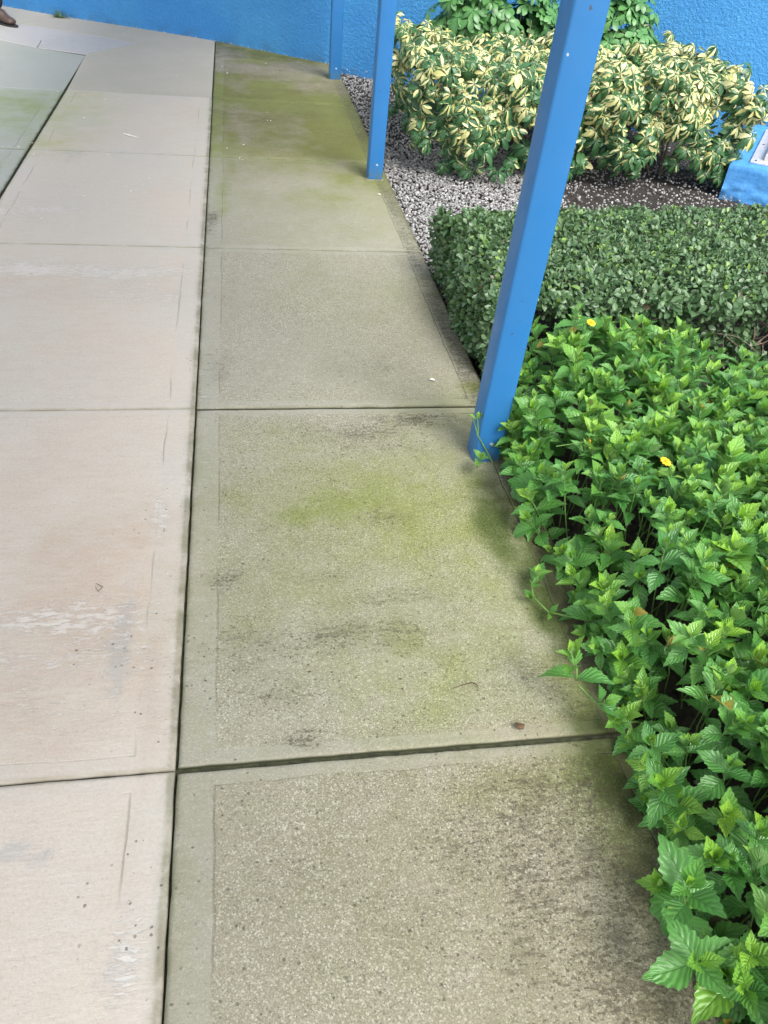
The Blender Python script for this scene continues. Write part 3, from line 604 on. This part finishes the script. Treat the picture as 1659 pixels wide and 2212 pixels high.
def boxshell(K, x0, x1, y0, y1f, z0, ztop, inner=.25):
    C, Nr = [], []
    while len(C) < K:
        x = rng.uniform(x0, x1); r = rng.random(); yb = y1f(x)
        zt = ztop(x); zt += .10*(vnoise(np.array(x*5.), np.array(r*3), 3)-.5)
        if r < .42: y = rng.uniform(y0, yb); z = zt-rng.random()**2*.07-.10*math.exp(-(y-y0)/.07); n = (rng.normal(0, .35), -.35+rng.normal(0, .3), 1)
        elif r < .80:
            z = rng.uniform(z0, zt); y = y0+.05*math.sin(x*7)+.05*math.cos(x*13+z*9)+rng.random()**2*.08-.03*math.sin(z*5); n = (rng.normal(0, .35), -1, .45+rng.normal(0, .3))
        elif r < .80+.08: z = rng.uniform(z0, zt); y = rng.uniform(y0, yb); x = x0+rng.random()*.06; n = (-1, -.3+rng.normal(0, .3), .5)
        elif r < .80+.12: z = rng.uniform(z0, zt); y = rng.uniform(y0, yb); x = x1-rng.random()*.06; n = (1, -.4+rng.normal(0, .3), .6)
        else: z = rng.uniform(z0+.05, zt-.05); y = rng.uniform(y0, yb); n = rng.normal(0, 1, 3)+np.array([0, -.3, .8])
        if r < .8 and z < .34 and vnoise(np.array(x*9.), np.array(z*9.), 44) < .36 and y < y0+.25: continue
        C.append((x, y, z)); Nr.append(n)
    return np.array(C), np.array(Nr, float)
def trunks(x0, x1, y0, y1, h, k, r=.008):
    t = []
    for _ in range(k):
        a = np.array([rng.uniform(x0, x1), rng.uniform(y0, y1), -.07]); b = a+np.array([rng.normal(0, .08), rng.normal(0, .08), h*.5]); c = b+np.array([rng.normal(0, .08), rng.normal(0, .08), h*.45]); t.append(([a, b, c], [r, r*.8, r*.4]))
        for q in range(2): t.append(([b, b+np.array([rng.normal(0, .1), rng.normal(-.05, .1), h*.3])], [r*.5, r*.3]))
    return t
va = lambda: float(np.clip(rng.normal(.25, .20), 0, .95))
C, Nr = boxshell(800, 1.20, 2.28, 3.96, lambda x: min(5.3, wall_y(x)-.75), .03, lambda x: .61-.05*(x-1.2)); sz = rng.uniform(.038, .066, len(C)); sz[C[:, 0] < 1.7] *= .88
shrub('variegated_shrub', 'variegated cream and green umbrella-leaf shrub at the left, just behind the middle blue post', 'shrub', C, Nr, sz, M['var'], va, trunks(1.35, 2.2, 4.25, 5.0, .5, 14), 'variegated umbrella shrubs in the bed')
C, Nr = boxshell(920, 2.26, 3.30, 3.97, lambda x: wall_y(x)-.35, .05, lambda x: .60+.02*(x-2.3)); ex = np.array([(3.0, 4.75, .70), (3.1, 4.6, .66), (3.2, 4.5, .68), (3.15, 4.4, .60), (2.9, 4.9, .72), (3.28, 4.35, .56), (3.32, 4.12, .30), (3.4, 4.15, .36), (3.33, 4.05, .42), (3.38, 4.1, .24), (3.42, 4.2, .45)]); C = np.concatenate([C, ex]); Nr = np.concatenate([Nr, np.tile((.3, -.5, .8), (11, 1))])
vb = lambda: float(np.clip(rng.normal(.31, .2), 0, .95))
shrub('variegated_shrub', 'broader, brighter cream-leaved umbrella shrub at the right, reaching over the blue plinth', 'shrub', C, Nr, rng.uniform(.036, .062, len(C)), M['var'], vb, trunks(2.4, 3.2, 4.2, 5.0, .5, 14), 'variegated umbrella shrubs in the bed')
def mound(K, cx, cy, rx, ry, zc, h):
    v = nrm(rng.normal(0, 1, (K, 3))); v[:, 2] = np.abs(v[:, 2]); rad = rng.uniform(.55, 1, K)**.6
    return np.stack([cx+v[:, 0]*rx*rad, cy+v[:, 1]*ry*rad, zc+v[:, 2]*h*rad], 1), v+np.array([0, -.25, .7])
g0 = lambda: .3
C, Nr = mound(270, 1.98, 5.38, .52, .30, .45, .62)
shrub('umbrella_shrub', 'plain green umbrella-leaf shrub rising behind the left variegated one, against the wall', 'shrub', C, Nr, rng.uniform(.055, .085, len(C)), M['umb'], g0, trunks(1.85, 2.2, 5.1, 5.5, .8, 6), 'plain green umbrella shrubs by the wall', (.1, .6))
C, Nr = mound(170, 2.72, 5.0, .32, .25, .40, .58)
shrub('umbrella_shrub', 'plain green umbrella-leaf shrub seen just right of the nearest blue post, by the wall', 'shrub', C, Nr, rng.uniform(.055, .085, len(C)), M['umb'], g0, trunks(2.6, 2.9, 4.9, 5.1, .8, 5), 'plain green umbrella shrubs by the wall', (.1, .6))

# ------------------------------------------------------------------ toothed ground cover
def ww(t):
    k = [.05, .20, .37, .50, .57, .55, .47, .36, .24, .12, .012]; x = t*10; i = min(9, int(x)); return k[i]+(k[i+1]-k[i])*(x-i)
T_wed = leaf_template(15, 5, ww, .075, .42)
LP, LD, LN, LL, LA, LR, LDR, STM = [], [], [], [], [], [], [], []
def sprig(p, h, tilt, scale=1.0, nodes=None, young=0.):
    p = np.array(p, float); ax = nrm(np.array([tilt[0], tilt[1], 1.])); top = p+ax*h
    nodes = nodes or rng.integers(4, 6); ph = rng.uniform(0, 3.14); s = 0
    pts = [top]; base_r = rng.random()
    for k in range(nodes):
        c = top-ax*s; a = nrm(np.cross(ax, (1, .3, .2))); b = np.cross(ax, a); t0 = ph+k*1.571+rng.normal(0, .2)
        el = [1.3, 1.0, .68, .38, .15, -.1][k]; ln = [.028, .048, .066, .074, .072, .064][k]*scale*rng.uniform(.85, 1.15); ag = [.9, .6, .38, .2, .1, 0][k]
        for sgn in (0, math.pi):
            t = t0+sgn+rng.normal(0, .15); rad = a*math.cos(t)+b*math.sin(t); e = el+rng.normal(0, .2)
            dd = rad*math.cos(e)+ax*math.sin(e); nn_ = ax*math.cos(e)-rad*math.sin(e)+rng.normal(0, .12, 3)
            LP.append(c+rad*.003); LD.append(dd); LN.append(nn_); LL.append(ln*rng.uniform(.78, 1.18)); LA.append(np.clip(ag+rng.normal(0, .10)+young, 0, 1) if rng.random() > .006 else 1.6); LR.append(np.clip(base_r*.6+rng.random()*.4, 0, 1)); LDR.append(rng.uniform(-.05, .22)+.07*k)
        s += [.010, .018, .028, .036, .04, .04][k]*scale
    STM.append(([top, (top+p)/2+rng.normal(0, .004, 3), p], [.0014, .0019, .0024]))
def cover_h(x, y):
    return .20+.06*fbm(np.array(x*3.), np.array(y*3.), 8)+.05*math.exp(-((x-1.32)**2+(y-1.38)**2)/.04)
def left_edge(y): return np.interp(y, [-1.3, -.6, -.3, 0, .4, .8, 1.1, 1.3, 1.55], [.90, .92, .99, 1.05, 1.07, .99, 1.03, 1.10, 1.20])
def back_edge(x): return np.interp(x, [1.0, 1.25, 1.4, 1.7, 1.82, 2.1, 2.5, 4], [1.32, 1.58, 1.60, 1.52, 1.30, 1.28, 1.45, 1.5])
sp = .053; yy = -1.3
while yy < 1.6:
    xx = .8
    while xx < 1.75+.62*max(0, yy+.4):
        x = xx+rng.uniform(-.5, .5)*sp; y = yy+rng.uniform(-.5, .5)*sp
        le = left_edge(y)+.03*math.sin(y*17)
        inpost = .86 < x < 1.0 and 1.02 < y < 1.16
        if x > le and y < back_edge(x)+.03*math.sin(x*15) and not inpost and (y < .97 or x > 1.03 or y > 1.17):
            e = min(1, (x-le)/.14); h = cover_h(x, y)*(.45+.55*e)*rng.uniform(.85, 1.12)
            bx = max(x, PX+.012); tl = (-(1-e)*.55+rng.normal(0, .16)+(x-bx)/max(h, .05), rng.normal(0, .16)-.05)
            sprig((bx, y, -.05), h+.05+(rng.random() < .15)*rng.uniform(.01, .05), tl, rng.choice([.75, .9, 1.0, 1.1, 1.25]), young=rng.choice([.0, .0, .0, .15, -.12, .25]))
            if e < .6 and rng.random() < .9:
                sprig((bx, y+.02, -.05), h*.6+.04, (tl[0]-.35, rng.normal(0, .25)), .85)
        xx += sp
    yy += sp
for q_ in ((1.0, .97), (1.03, .93), (.99, .90), (1.04, 1.02), (1.03, 1.1), (1.0, .86)): sprig((q_[0], q_[1], -.03), rng.uniform(.14, .22), (rng.uniform(-.35, -.05), rng.uniform(-.3, .1)), .9)
K = len(LP)
V, F, UV, A = leaf_cloud(T_wed, np.array(LP), np.array(LD), np.array(LN), np.array(LL), np.array(LL)*rng.uniform(.42, .58, K), np.array(LDR), {'age': np.array(LA), 'rnd': np.array(LR)})
tubV, tubF = tubes(STM, 4)
nV = len(V); A2 = {'age': np.concatenate([A['age'], np.full(len(tubV), .5)]), 'rnd': np.concatenate([A['rnd'], np.full(len(tubV), .5)])}
mi = np.concatenate([np.zeros(len(F), np.int32), np.ones(len(tubF), np.int32)])
gcv = np_mesh('ground_cover', np.concatenate([V, tubV]), np.concatenate([F, tubF+nV]), None, None, A2, np.concatenate([UV, np.zeros((len(tubV), 2))]), mats=[M['wed'], M['stem']], midx=mi)
tag(gcv, 'bright green trailing ground cover with toothed leaves spilling towards the pavement', 'ground cover', kind='stuff')
# separate sprigs and the runner lying over the pavement
def sprig_obj(name, label, cat, specs, tube, group=None):
    LP.clear(); LD.clear(); LN.clear(); LL.clear(); LA.clear(); LR.clear(); LDR.clear(); STM.clear()
    for sp_ in specs: sprig(*sp_[0], **sp_[1])
    K = len(LP); r = empty(name, (0, 0, 0)); tag(r, label, cat, group)
    V, F, UV, A = leaf_cloud(T_wed, np.array(LP), np.array(LD), np.array(LN), np.array(LL), np.array(LL)*.52, np.array(LDR), {'age': np.array(LA), 'rnd': np.array(LR)})
    np_mesh('leaves', V, F, M['wed'], r, A, UV); V, F = tubes(STM+tube, 6); np_mesh('stem', V, F, M['stem'], r)
def g3d(x, y, z): a = G(x, y, z); return np.array([a[0], a[1], z])
a = [g3d(1300, 1345, .03), g3d(1245, 1335, .03), g3d(1185, 1322, .02), g3d(1152, 1290, .02), g3d(1148, 1262, .03), g3d(1160, 1245, .05)]
sprig_obj('creeping_runner', 'single leafy runner creeping out of the ground cover over the dark pavement edge', 'plant stem',
          [((a[5]-np.array([0, 0, .03]), .03, (.1, .2)), dict(scale=1.0, nodes=3)), ((a[3]-np.array([0, 0, .01]), .02, (-.6, -.3)), dict(scale=.8, nodes=2)), ((a[2], .012, (.3, -1)), dict(scale=.7, nodes=2))], [(a, [.003, .0028, .0026, .0024, .002, .0016])])
b0 = g3d(1400, 1560, -.03); b1 = g3d(1330, 1560, .07); b2 = g3d(1290, 1520, .10)
sprig_obj('leaning_sprig', 'leafy sprig leaning out low over the slab just above the wide joint', 'plant stem',
          [((g3d(1245, 1470, .10), .07, (-.25, .3)), dict(scale=1.1, nodes=4, young=.1)), ((b1, .03, (-.4, -.5)), dict(scale=.8, nodes=3)), ((b2, .03, (.4, -.6)), dict(scale=.7, nodes=3))], [([b0, b1, b2, g3d(1250, 1480, .11)], [.003, .0026, .0022, .002])])
c0 = g3d(1065, 1000, .0); c1 = g3d(1032, 940, .10); c2 = g3d(1022, 905, .16)
sprig_obj('leaning_sprig', 'thin sprig standing in front of the foot of the nearest blue post', 'plant stem',
          [((c1, .06, (-.15, .1)), dict(scale=.8, nodes=2, young=.15)), ((g3d(1030, 1010, .02), .05, (.1, -.2)), dict(scale=.8, nodes=3))], [([c0, c1, c2], [.0025, .002, .0016])])
b0 = g3d(1560, 1960, .05); b1 = g3d(1480, 1960, .10); b2 = g3d(1440, 1960, .14)
sprig_obj('leaning_sprig', 'large-leaved sprig jutting left over the pavement at the bottom right', 'plant stem',
          [((b1, .09, (-.25, 0)), dict(scale=1.25, nodes=5)), ((g3d(1500, 2080, .1), .06, (-.3, -.3)), dict(scale=1.1, nodes=4))], [([b0, b1, b2], [.003, .0026, .002])])
# flowers
def flower(px, py, z, label, tilt=(0, 0), s=1.0, g='yellow daisy-like flowers in the ground cover'):
    P = g3d(px, py, z); r = empty('yellow_flower', P); r.rotation_euler = (tilt[0], tilt[1], 0); tag(r, label, 'flower', g)
    T_p = leaf_template(4, 3, lambda t: [.10, .34, .40, .14][int(round(t*3))], fold=.1); K = 10
    t = np.arange(K)*6.283/K; d_ = np.stack([np.cos(t), np.sin(t), np.full(K, .25)], 1); pp = np.stack([np.cos(t), np.sin(t), np.zeros(K)], 1)*.003*s
    V, F, UV, A = leaf_cloud(T_p, pp, d_, np.tile((0, 0, 1.), (K, 1)), np.full(K, .013*s), np.full(K, .011*s), np.full(K, .2), {'rnd': rng.random(K)})
    np_mesh('petals', V, F, M['petal'], r, A, UV)
    V = iv*np.array([.0048, .0048, .003])*s+np.array([0, 0, .0015]); np_mesh('flower_disc', V, ifc, M['disc'], r)
    V, F = tubes([([(0, 0, 0), (.003, .003, -.03), (.004, .008, -.09)], [.0013, .0012, .0014])], 5); np_mesh('stem', V, F, M['stem'], r)
flower(1277, 697, .345, 'yellow flower standing highest, in front of the clipped hedge', (.3, .1), 1.0)
flower(1438, 997, .30, 'yellow flower farthest right, in the middle of the ground cover', (.2, .2), 1.05)
flower(1273, 952, .29, 'yellow flower turned edge-on and half hidden among the leaves below the highest one', (.2, 1.2), .9)

# ------------------------------------------------------------------ litter and small things
tm = leaf_template(4, 3, lambda t: [.15, .42, .45, .12][int(round(t*3))], fold=.3)
V, F, UV = tm; Vp = V.copy(); Vp[:, 1] -= .5; Vp[:, 2] -= .25*(V[:, 1]-.5)**2
pet0 = None
spots = [(270, 445), (640, 410), (850, 480), (580, 440), (665, 365), (690, 355), (725, 385), (1080, 355), (1050, 455), (625, 595), (705, 592), (640, 925), (500, 705), (1100, 570), (300, 450), (1600, 440), (1625, 432), (1650, 430), (1580, 380), (1590, 720), (1608, 722), (1350, 885), (1445, 865), (1425, 945), (1440, 955), (1585, 672), (60, 878), (112, 880), (20, 876), (345, 548), (850, 1105), (750, 1112), (1320, 400), (1530, 410), (1350, 440), (740, 210), (750, 250), (780, 1140), (500, 1170), (190, 855), (890, 1065), (250, 1305), (205, 925), (640, 1220)]
for q, (cx_, cy_) in enumerate(spots):
    X, Y = G(cx_/1.5082/1.8228, cy_/1.5082/1.8228); s = random.uniform(.008, .017)
    if pet0 is None: pet0 = np_mesh('fallen_petal', Vp, F, M['white']); o = pet0
    else: o = pet0.copy(); COL.objects.link(o)
    o.location = (X, Y, .006); o.rotation_euler = (random.uniform(-.2, .2), random.uniform(-.2, .2), random.uniform(0, 6)); o.scale = (s*random.uniform(.5, 1), s, s)
    tag(o, 'tiny white petal fallen on the pavement towards the wall', 'petal', 'white petals scattered on the far pavement')
def single_petal(px, py, s, label, mat='white'):
    X, Y = G(px, py); o = pet0.copy(); o.data = pet0.data.copy(); o.data.materials.clear(); o.data.materials.append(M[mat]); COL.objects.link(o)
    for k in ('group',): del o[k]
    o.location = (X, Y, .006); o.scale = (s, s*1.3, s); o.rotation_euler = (0, 0, 1.2); return tag(o, label, 'petal')
single_petal(933, 823, .016, 'white petal lying alone on the slab to the left of the nearest post foot')
single_petal(819, 422, .015, 'white petal on the slab just below the foot of the middle post')
def litter(name, label, cat, pts, r, mat):
    V, F = tubes([([(*G(x, y), z) for x, y, z in pts], r)], 6); return tag(np_mesh(name, V, F, M[mat]), label, cat)
litter('twig', 'dark curved twig lying on the algae-stained slab above the wide joint', 'twig', [(975, 1490, .004), (1000, 1482, .005), (1018, 1478, .007), (1030, 1483, .006), (1034, 1490, .004)], [.0008, .0012, .0017, .0013, .0005], 'dead')
litter('twig', 'pale thin stick lying on the cream slabs near the far diagonal joint', 'twig', [(268, 291, .006), (280, 295, .008), (300, 300, .006)], [.003, .0045, .002], 'white')
litter('twig', 'fine curled reddish twig on the cream slab left of the long joint', 'twig', [(208, 1262, .003), (222, 1270, .004), (213, 1280, .004), (206, 1268, .003)], [.0006, .0009, .0008, .0005], 'dead')
V = iv*(1+rng.uniform(-.3, .3, (12, 1)))*np.array([.012, .010, .006]); o = np_mesh('dead_leaf', V, ifc, M['dead'], smooth=False); o.location = (*G(1120, 1572), .008)
tag(o, 'small crumpled brown leaf beside the wide joint near the ground cover', 'leaf')
cr0 = None
for q in range(46):
    fx, fy = random.choice([(random.uniform(480, 1180), random.uniform(1230, 1560)), (random.uniform(700, 1030), random.uniform(890, 1010)), (random.uniform(430, 1350), random.uniform(1700, 2180)), (random.uniform(420, 1250), random.uniform(900, 1650))])
    if cr0 is None: cr0 = np_mesh('debris_crumb', iv*(1+rng.uniform(-.35, .35, (12, 1)))*np.array([1, .6, .35]), ifc, M['dead'], smooth=False); o = cr0
    else: o = cr0.copy(); COL.objects.link(o)
    z_ = random.uniform(.0016, .0042); o.location = (*G(fx, fy), .002); o.scale = (z_, z_, z_); o.rotation_euler = (0, 0, random.uniform(0, 6))
    tag(o, 'tiny dark crumb of plant debris on the algae-stained near slabs', 'debris', 'dark crumbs scattered on the near slabs')
# grass tuft at the wall
r = empty('grass_tuft', (*G(128, 38), 0)); tag(r, 'small tuft of weedy grass growing where the joint meets the blue wall', 'grass tuft')
K = 46; t = rng.uniform(0, 6.28, K); T_g = leaf_template(5, 3, lambda t: .06*(1-t)+.01, fold=.3)
V, F, UV, A = leaf_cloud(T_g, rng.normal(0, .02, (K, 3))*np.array([1, .4, 0]), np.stack([np.cos(t)*.9, np.sin(t)*.5-.15, rng.uniform(.4, 1.2, K)], 1), np.tile((0, -.2, 1.), (K, 1)), rng.uniform(.05, .13, K), rng.uniform(.05, .09, K), rng.uniform(.2, .9, K), {'age': rng.random(K)*.4, 'rnd': rng.random(K)})
np_mesh('blades', V, F, M['hedge'], r, A, UV)

# ------------------------------------------------------------------ person at the far left (only a foot is in the picture)
pe = empty('person', (-1.95, 7.66, 0), R(-131)); tag(pe, 'person in brown shoes and dark trousers standing at the left edge of the picture', 'person')
def skin(name, chains, mat, parent, sub=2):
    V, E, Rd = [], [], []; idx = {}
    def vid(p, r):
        k = tuple(np.round(p, 4))
        if k not in idx: idx[k] = len(V); V.append(p); Rd.append(r)
        return idx[k]
    for ch in chains:
        prev = None
        for p, r in ch:
            i = vid(p, r)
            if prev is not None and prev != i: E.append((prev, i))
            prev = i
    me = bpy.data.meshes.new(name); me.from_pydata(V, E, []); o = bpy.data.objects.new(name, me); COL.objects.link(o); o.parent = parent
    sk = o.modifiers.new('skin', 'SKIN')
    sk.use_smooth_shade = True
    if not me.skin_vertices: 
        bpy.context.view_layer.objects.active = o
    for i, rr_ in enumerate(Rd):
        q = me.skin_vertices[0].data[i]; q.radius = rr_ if isinstance(rr_, tuple) else (rr_, rr_); q.use_root = (i == 0)
    ss = o.modifiers.new('sub', 'SUBSURF'); ss.levels = sub; ss.render_levels = sub; me.materials.append(mat); return o
# local axes: +y is the way the person faces, +x their right
def leg(s): return [((0, 0, .95), (.13, .10)), ((s*.09, 0, .88), .085), ((s*.10, .01, .50), .055), ((s*.10, -.01, .12), .038)]
def arm(s): return [((0, 0, 1.40), (.10, .08)), ((s*.17, 0, 1.40), .05), ((s*.22, -.02, 1.12), .04), ((s*.22, .08, .88), .028), ((s*.215, .10, .83), (.030, .016))]
body = [[((0, 0, .95), (.13, .10)), ((0, 0, 1.15), (.12, .09)), ((0, 0, 1.40), (.10, .08)), ((0, .0, 1.50), .05), ((0, .02, 1.58), .07), ((0, .02, 1.68), (.078, .092)), ((0, .01, 1.75), (.06, .075))]]
for s in (-1, 1):
    body += [leg(s), arm(s)]
    w_ = (s*.215, .10, .83)
    for k, (dx, l1) in enumerate([(-.022, .030), (-.008, .034), (.007, .032), (.020, .026)]):
        a0 = (w_[0]+s*dx, w_[1]+.01, w_[2]-.035); body.append([(w_, (.030, .016)), (a0, .0085), ((a0[0], a0[1]+.012, a0[2]-l1), .008), ((a0[0], a0[1]+.03, a0[2]-l1*1.5), .007)])
    body.append([(w_, (.030, .016)), ((w_[0]-s*.03, w_[1]+.02, w_[2]-.01), .010), ((w_[0]-s*.035, w_[1]+.04, w_[2]-.04), .008)])
skin('body', body, M['skin'], pe)
skin('trousers', [[((0, 0, .97), (.15, .115)), ((s*.09, 0, .86), .10), ((s*.10, .012, .50), .075), ((s*.10, -.01, .10), .062)] for s in (-1, 1)], M['trouser'], pe)
skin('shirt', [[((0, 0, .93), (.15, .12)), ((0, 0, 1.15), (.14, .11)), ((0, 0, 1.40), (.12, .095)), ((0, 0, 1.46), .06)]]+[[((0, 0, 1.40), (.12, .095)), ((s*.17, 0, 1.40), .065), ((s*.215, -.015, 1.18), .058)] for s in (-1, 1)], M['shirt'], pe)
skin('hair', [[((0, -.03, 1.66), .07), ((0, -.01, 1.74), (.085, .09)), ((0, .03, 1.79), .05)]], M['hair'], pe)
for s in (-1, 1):
    o = skin('shoe', [[((s*.10, -.05, .055), (.036, .042)), ((s*.10, .01, .075), (.044, .050)), ((s*.103, .07, .050), (.044, .038)), ((s*.108, .14, .040), (.050, .030)), ((s*.108, .19, .034), (.040, .022))], [((s*.10, .01, .075), (.044, .050)), ((s*.10, -.01, .13), .046)]], M['shoe'], pe)
    V = []
    for z in (0, .014):
        for t in np.linspace(0, 2*math.pi, 25)[:-1]:
            V.append((s*.105+(.043+.010*math.sin(t))*math.cos(t), .075+.148*math.sin(t), z))
    obj('sole', V, [(k, (k+1) % 24, 24+(k+1) % 24, 24+k) for k in range(24)]+[tuple(range(24, 48)), tuple(range(23, -1, -1))], M['sole'], o)
    obj('ear', *boxvf(s*.076, s*.088, 0, .03, 1.62, 1.68), M['skin'], pe, mod=.008)
    c = iv*.011+np.array([s*.03, .098, 1.665]); np_mesh('eye', c, ifc, M['white'], pe)
np_mesh('nose', iv*np.array([.012, .022, .022])+np.array([0, .112, 1.635]), ifc, M['skin'], pe)
np_mesh('mouth', iv*np.array([.024, .008, .006])+np.array([0, .095, 1.59]), ifc, M['shoe'], pe)
